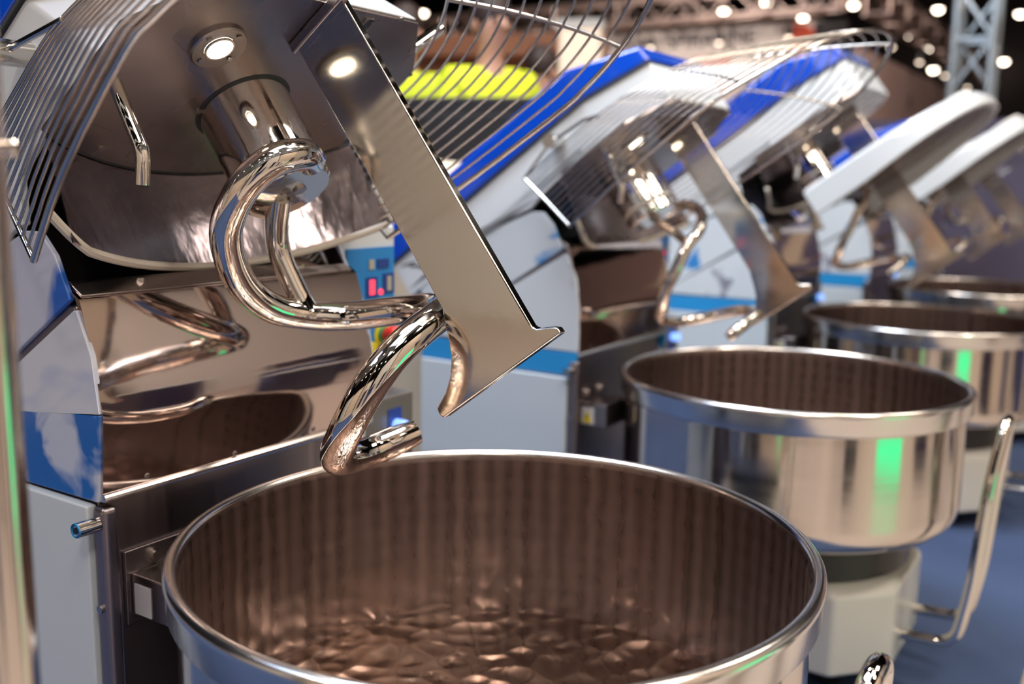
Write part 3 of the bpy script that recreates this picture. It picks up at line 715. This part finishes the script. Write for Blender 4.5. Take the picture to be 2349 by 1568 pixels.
truss('lighting_truss', BW((-.25, .2, 3.06)), BW((-.25, 8.7, 3.06)), .26, truss_w, 'horizontal truss receding along the right side of the booth')
truss('truss_tower', (3.31, 7.35, 0), (3.31, 7.35, 5.0), .25, truss_m, 'upright aluminium truss tower at the upper right', r=.026, nb=14)
# spotlights clipped to the booth truss
spot_m = plain('lit_spotlight', (1, .9, .8), .3, emit=(1, .80, .62), es=5)
def spotlight(p, label, r=.03):
    R = empty('spotlight', p, 0, label, 'spotlight', 'spotlights on the booth truss')
    G().lathe([(.02, .10), (.045, .08), (.05, -.02), (.045, -.03)], n=16).build('housing', 'black', R)
    G().lathe([(0, -.055), (r * .7, -.05), (r, -.033), (r, -.030)], n=14, caps=False).build('bulb', spot_m, R)
    G().tube([(0, 0, .10), (0, 0, .16)], .008, 6).build('clamp', 'black', R)
for i, (x, z) in enumerate(((.55, 2.70), (1.35, 2.69), (2.2, 2.68), (4.2, 2.70), (5.6, 2.70), (7.4, 2.69))):
    spotlight(BW((x, -.25, z)), ('%s small spotlight from the booth corner along the booth front truss' % ['first', 'second', 'third', 'fourth', 'fifth', 'sixth'][i]), .032)
for i, y in enumerate((1.0, 2.6, 4.4, 6.4)):
    spotlight(BW((-.25, y, 2.70)), ('%s small spotlight from the booth corner on the receding side truss' % ['first', 'second', 'third', 'fourth'][i]), .030)

# ================================================================= people in yellow vests behind
skin = plain('skin', (.48, .25, .17), .5); vest = plain('high_visibility_yellow', (.62, .70, .02), .7); hair = plain('dark_hair', (.03, .015, .012), .6)
trou = plain('black_cloth', (.012, .010, .014), .8)
def skinned(name, J, E_, mat, parent):
    names = list(J); me = bpy.data.meshes.new(name)
    me.from_pydata([J[k][0] for k in names], [(names.index(a), names.index(b)) for a, b in E_], []); me.update()
    o = bpy.data.objects.new(name, me); COL.objects.link(o); o.parent = parent
    md = o.modifiers.new('skin', 'SKIN'); md.use_smooth_shade = True
    sv = me.skin_vertices[0].data
    for i, k in enumerate(names):
        r = J[k][1]; sv[i].radius = r if isinstance(r, tuple) else (r, r); sv[i].use_root = (i == 0)
    s = o.modifiers.new('sub', 'SUBSURF'); s.levels = 2; s.render_levels = 2
    me.materials.append(mat); return o
def person(loc, rz, label, turn=.0, sc_=1.0):
    R = empty('person', loc, rz, label, 'person', None)
    S = lambda x, y, z: (x * sc_, y * sc_, z * sc_)
    J = {'hip': (S(0, 0, .95), (.15, .11)), 'waist': (S(0, 0, 1.10), (.135, .10)), 'chest': (S(0, 0, 1.32), (.16, .11)), 'neckb': (S(0, 0, 1.46), (.08, .07)),
         'neck': (S(0, -.01, 1.53), .052), 'head': (S(0, -.03, 1.63), (.075, .085)), 'crown': (S(0, -.02, 1.72), (.066, .078)),
         'sl': (S(-.17, 0, 1.42), .062), 'el': (S(-.24, -.03, 1.15), .045), 'wl': (S(-.20, -.22, 1.02), .030), 'hl': (S(-.17, -.31, 1.01), (.018, .035)),
         'sr': (S(.17, 0, 1.42), .062), 'er': (S(.25, -.02, 1.15), .045), 'wr': (S(.22, -.20, 1.00), .030), 'hr': (S(.19, -.29, .99), (.018, .035)),
         'tl': (S(-.10, 0, .88), .095), 'kl': (S(-.11, -.02, .50), .062), 'al': (S(-.11, .02, .09), .042), 'fl': (S(-.12, -.13, .04), .038),
         'tr': (S(.10, 0, .88), .095), 'kr': (S(.11, -.02, .50), .062), 'ar': (S(.11, .02, .09), .042), 'fr': (S(.12, -.13, .04), .038)}
    for s_, x in (('l', -1), ('r', 1)):
        h = J['h' + s_][0]
        for k, dx in enumerate((-.024, -.008, .008, .024)):
            J['f%s%d' % (s_, k)] = ((h[0] + dx, h[1] - .05, h[2] - .01), .009); J['g%s%d' % (s_, k)] = ((h[0] + dx * 1.1, h[1] - (.075, .09, .085, .07)[k], h[2] - .03), .007)
        J['t' + s_ + 'h'] = ((h[0] - x * .035, h[1] - .02, h[2] + .01), .010)
    E_ = [('hip', 'waist'), ('waist', 'chest'), ('chest', 'neckb'), ('neckb', 'neck'), ('neck', 'head'), ('head', 'crown'), ('chest', 'sl'), ('sl', 'el'), ('el', 'wl'), ('wl', 'hl'),
          ('chest', 'sr'), ('sr', 'er'), ('er', 'wr'), ('wr', 'hr'), ('hip', 'tl'), ('tl', 'kl'), ('kl', 'al'), ('al', 'fl'), ('hip', 'tr'), ('tr', 'kr'), ('kr', 'ar'), ('ar', 'fr')]
    for s_ in 'lr':
        for k in range(4): E_ += [('h' + s_, 'f%s%d' % (s_, k)), ('f%s%d' % (s_, k), 'g%s%d' % (s_, k))]
        E_ += [('h' + s_, 't' + s_ + 'h')]
    body = skinned('body', J, E_, skin, R)
    V = {k: (J[k][0], tuple(r + .022 for r in J[k][1]) if isinstance(J[k][1], tuple) else J[k][1] + .022) for k in ('waist', 'chest', 'sl', 'sr', 'hip')}
    V['neckb'] = (J['neckb'][0], (.085, .075)); V['el2'] = (tuple(Vector(J['sl'][0]).lerp(Vector(J['el'][0]), .7)), .068); V['er2'] = (tuple(Vector(J['sr'][0]).lerp(Vector(J['er'][0]), .7)), .068)
    skinned('yellow_jacket', V, [('waist', 'chest'), ('chest', 'neckb'), ('chest', 'sl'), ('chest', 'sr'), ('sl', 'el2'), ('sr', 'er2'), ('waist', 'hip')], vest, R)
    T_ = {k: (J[k][0], tuple(r + .014 for r in J[k][1]) if isinstance(J[k][1], tuple) else J[k][1] + .018) for k in ('hip', 'tl', 'kl', 'al', 'tr', 'kr', 'ar')}
    skinned('black_trousers', T_, [('hip', 'tl'), ('tl', 'kl'), ('kl', 'al'), ('hip', 'tr'), ('tr', 'kr'), ('kr', 'ar')], trou, R)
    # hair cap, nose, ears, eyes
    hx = Vector(S(0, -.02, 1.70))
    vs = []; 
    g_ = G(lambda v: (v[0] + hx.x, v[1] + hx.y + .012, v[2] + hx.z))
    g_.lathe([(.0, .100), (.045, .088), (.075, .055), (.088, .010), (.084, -.03), (.07, -.06)], n=20, caps=False)
    g_.build('hair', hair, R)
    G(lambda v: (v[0] * sc_, v[1] * sc_, v[2] * sc_)).tube([(0, -.115, 1.665), (0, -.135, 1.632), (0, -.118, 1.622)], .012, 8).build('nose', skin, R)
    for x in (-.03, .03):
        G(lambda v: (v[0] * sc_, v[1] * sc_, v[2] * sc_)).lathe([(.0, -.118), (.010, -.112), (.012, -.10)], (x, 1.665), 10, ax=1, caps=False).build('eye', 'black', R)
    for x in (-.082, .082):
        G(lambda v: (v[0] * sc_, v[1] * sc_, v[2] * sc_)).lathe([(.020, x - .006), (.026, x), (.020, x + .006)], (-.02, 1.645), 12, ax=0).build('ear', skin, R)
    return R
person((-.12, 4.42, 0), .5, 'person in a yellow high visibility jacket standing behind the black cabinet', sc_=1.06)
person((-.52, 4.75, 0), -.4, 'second person in yellow, left of the first, half hidden by the mixer head', sc_=1.06)
person((.12, 5.3, 0), 2.4, 'third person in a yellow jacket farther back, nearest the blue head', sc_=1.0)

# black cabinet and pale dough cover in front of the people
cab = empty('equipment_cabinet', (-.28, 3.74, 0), -.2, 'black equipment cabinet in front of the people in yellow', 'cabinet')
vb = plain('matt_black_laminate', (.004, .0035, .005), .6)
G().box(-.42, .42, -.20, .20, .10, 1.38).build('cabinet_body', vb, cab, bevel=.01)
G().box(-.40, .40, -.212, -.20, .16, 1.32).build('cabinet_door', vb, cab, bevel=.004)
G().tube([(.34, -.225, .8), (.34, -.225, 1.0)], .008, 8).build('handle', 'rod', cab)
for x in (-.36, .36):
    for y in (-.15, .15): G().lathe([(.03, 0), (.025, .10)], (x, y), 12).build('foot', 'black', cab)
cv = empty('dough_container', (-.26, 3.22, 0), 0, 'cream rounded container below the black cabinet, behind the steel blade', 'container')
G().lathe([(.0, 0.003), (.16, .003), (.18, .5), (.20, 1.0), (.205, 1.02)], n=32, caps=False).build('tub', plain('cream_plastic', (.66, .55, .40), .5), cv)
G().lathe([(.205, 1.02), (.205, 1.06), (.17, 1.12), (.10, 1.15), (0, 1.16)], n=32, caps=False).build('domed_lid', plain('cream_lid', (.70, .60, .45), .45), cv)

# wood fronted shelf wall behind the people, glowing showcase
sh = empty('display_shelf', (-.25, 8.6, 0), -.15, 'warm wooden display shelf behind the people in yellow', 'shelf')
wood_m = plain('warm_wood', (.36, .15, .07), .5, noise=.3, nscale=4)
G().box(-1.6, 1.0, 0, .4, 0, 2.3).build('back_panel', wood_m, sh, smooth=False)
for z in (.6, 1.1, 1.6, 2.1): G().box(-1.6, 1.0, -.25, 0, z, z + .03).build('shelf_board', wood_m, sh, smooth=False)
sc2 = empty('lit_showcase', (.50, 8.0, 0), -.15, 'pale glowing showcase right of the wooden shelf', 'showcase')
G().box(-.16, .16, -.15, .15, 0, 2.25).build('case', plain('glowing_case', (.9, .75, .6), .5, emit=(1, .78, .58), es=.55), sc2, bevel=.02)
G().box(-.18, .18, -.17, .17, 2.25, 2.32).build('case_top', 'plastic_white', sc2)

# far right: pink wall, beige counter, dark cloth wall
structure(G(lambda v: W(*v)).box(1.2, 6.5, 12.0, 12.15, 0, 3.0).build('wall_booth_right', pinkw, smooth=False), 'pinkish booth wall at the far right')
ct_ = empty('beige_counter', (5.2, 9.0, 0), -TH, 'beige counter block right of the truss tower', 'counter')
bei = plain('beige_laminate', (.44, .37, .31), .5)
G().box(-1.2, 1.6, -.4, .4, .04, 1.5).build('counter_body', bei, ct_, bevel=.01)
G().box(-1.25, 1.65, -.45, .45, 1.5, 1.56).build('counter_top', 'plastic_white', ct_, bevel=.008)
cl = G(lambda v: W(*v)).box(-1.3, 1.0, 6.35, 6.42, 0, 1.55).build('fabric_partition', plain('violet_grey_cloth', (.10, .09, .15), .9, noise=.2, nscale=3), smooth=False)
tag(cl, 'dull violet grey cloth partition behind the farthest mixer', 'partition')

# ================================================================= ceiling lamps of the hall (as round bright spots)
lamp_m = plain('hall_lamp_glow', (1, .95, .88), .3, emit=(1, .84, .66), es=16)
def unpix(u, v):
    d = F + XR * ((u - 1174.5) / FPX) - UR * ((v - 784) / FPX); return d
spots = [(1140, 68), (1552, -8), (1758, 5), (1958, 12), (2023, 52), (2078, 82), (2127, 112), (2166, 134), (1744, 65), (1842, 42), (1905, 78), (2152, 22), (2340, 32), (2303, 141), (2141, 160), (970, 30), (2275, 117), (1660, 26), (2158, 204), (1500, -60), (2240, -40), (1870, -60)]
HL = 7.6
placed = []
proto = None
ORD = ['leftmost', 'second', 'third', 'fourth', 'fifth', 'sixth', 'seventh', 'eighth', 'ninth', 'tenth', 'eleventh', 'twelfth', 'thirteenth', 'fourteenth', 'fifteenth', 'sixteenth', 'seventeenth', 'eighteenth', 'nineteenth', 'twentieth', 'twenty-first', 'twenty-second']
spots.sort(); nth = 0
for i, (u, v) in enumerate(spots):
    d = unpix(u, v); t = (HL - CAMZ) / d.z if d.z > .12 else (HL - CAMZ) / .12
    t = min(t, 40 / d.y); p = Vector((0, 0, CAMZ)) + d * t
    if any((p - q_).length < .6 for q_ in placed): continue
    placed.append(p)
    o = empty('hall_lamp', p, 0, 'round glowing hall lamp under the black ceiling, %s counted from the left of the photo' % ORD[nth], 'ceiling lamp', 'hall lamps hanging under the black ceiling'); nth += 1
    G().lathe([(.0, -.10), (.08, -.085), (.135, -.03), (.15, .03)], n=14, caps=False).build('globe', lamp_m, o)
    G().lathe([(.155, .02), (.12, .12), (.03, .2)], n=14).build('shade', 'black', o)
    G().tube([(0, 0, .2), (0, 0, 9.0 - p.z)] if p.z < 8.7 else [(0, 0, .2), (0, 0, .25)], .008, 6).build('drop_cable', 'black', o)
# rows of lamps over and behind the camera (mirrored in the polished steel)
k = 0
for a in (-6, -3.2, -.4, 2.4, 5.2):
    for b in (-9, -6.5, -4, -1.5, 1.0, 3.5):
        p = W(a + (.5 if k % 2 else 0), b, 6.8); k += 1
        if (b > 0 and abs(a + 2) > 3) or any((p - q_).length < .8 for q_ in placed): continue
        o = empty('hall_lamp', p, 0, 'round hall lamp hanging over or behind the camera, out of frame', 'ceiling lamp', 'hall lamps over and behind the camera')
        G().lathe([(.0, -.10), (.08, -.085), (.135, -.03), (.15, .03)], n=14, caps=False).build('globe', lamp_m, o)
        G().lathe([(.155, .02), (.12, .12), (.03, .2)], n=14).build('shade', 'black', o)
        G().tube([(0, 0, .2), (0, 0, 2.2)], .008, 6).build('drop_cable', 'black', o)

# ================================================================= unseen stands added across the aisle and behind for the steel to mirror
bw = plain('booth_white', (.72, .68, .62), .6); bb = plain('booth_blue', (.06, .20, .50), .5); bg = plain('booth_beige', (.60, .47, .36), .6)
def stand(a0, a1, b0, b1, h_, mat, label, ru=None):
    o = G(lambda v: W(*v)).box(a0, a1, b0, b1, 0, h_).build('reflection_wall', mat, smooth=False)  # unseen wall added for the steel to mirror
    tag(o, label, 'partition')
stand(4.6, 4.75, -5.0, -1.2, 3.9, bw, 'white stand wall across the aisle, out of frame')
stand(4.6, 4.75, -1.0, 3.0, 3.7, bg, 'beige stand wall across the aisle, out of frame')
stand(4.6, 4.75, 3.3, 8.0, 3.9, bw, 'long white stand wall across the aisle, out of frame')
stand(-2.5, 1.5, -5.6, -5.45, 2.4, bg, 'unseen beige stand wall behind the camera')
stand(1.8, 4.0, -5.9, -5.75, 2.6, bw, 'unseen white stand wall behind the camera, right part')
stand(-6.5, -2.8, -5.6, -5.45, 2.6, bw, 'unseen white stand wall behind the camera, left part')
gs = G(lambda v: W(*v)).box(1.95, 2.02, .55, 1.15, .04, .50).build('green_reflection_panel', plain('glowing_green_panel', (.02, .5, .2), .4, emit=(.07, 1, .38), es=1.25), smooth=False)  # unseen panel added to give the bowls their green reflections
tag(gs, 'low glowing green panel added across the aisle for green reflections, out of frame', 'screen')
dk = plain('dark_violet_laminate', (.03, .022, .045), .4); nb_ = plain('navy_laminate', (.02, .04, .14), .4)
for i, (a, b, wd, h_, mm, nm) in enumerate(((2.6, -1.1, .30, 1.6, dk, 'added dark tall cabinet nearest the camera across the aisle, out of frame'), (2.2, -.25, .16, 1.1, nb_, 'added narrow navy cabinet across the aisle, out of frame'),
        (2.3, 1.75, .34, 1.5, dk, 'added dark cabinet right after the green panel across the aisle, out of frame'), (2.1, 2.5, .14, 1.2, nb_, 'added thin navy pillar across the aisle, out of frame'), (2.8, 3.3, .4, 1.7, dk, 'added wide dark cabinet across the aisle, out of frame'),
        (2.4, -2.2, .22, 1.3, nb_, 'added navy cabinet behind the camera on the aisle, unseen'), (2.2, 4.6, .3, 1.5, dk, 'added farthest dark cabinet across the aisle, out of frame'), (1.2, -2.9, .35, 1.6, dk, 'added dark cabinet right behind the camera, unseen'), (1.5, -1.75, .12, 1.2, nb_, 'added slim navy pillar behind the camera, unseen'), (1.55, 2.05, .07, 1.0, dk, 'added slim dark pillar near the carpet edge, out of frame'), (1.6, .1, .06, .9, dk, 'second added dark pillar by the carpet edge, out of frame'), (1.6, 3.0, .10, 1.0, nb_, 'added slim navy pillar near the carpet edge, out of frame'))):
    h_ *= .62
    cb = empty('reflection_cabinet', W(a, b, 0), -TH, nm, 'cabinet')  # made-up cabinet, placed only as a dark streak in the steel
    G().box(-.2, .2, -wd / 2, wd / 2, .05, h_).build('body', mm, cb, bevel=.01)
    G().box(-.23, .23, -wd / 2 - .02, wd / 2 + .02, h_, h_ + .03).build('top', 'plastic_white', cb)
    G().box(-.18, .18, -wd / 2 + .02, wd / 2 - .02, 0, .05).build('plinth', 'black', cb)
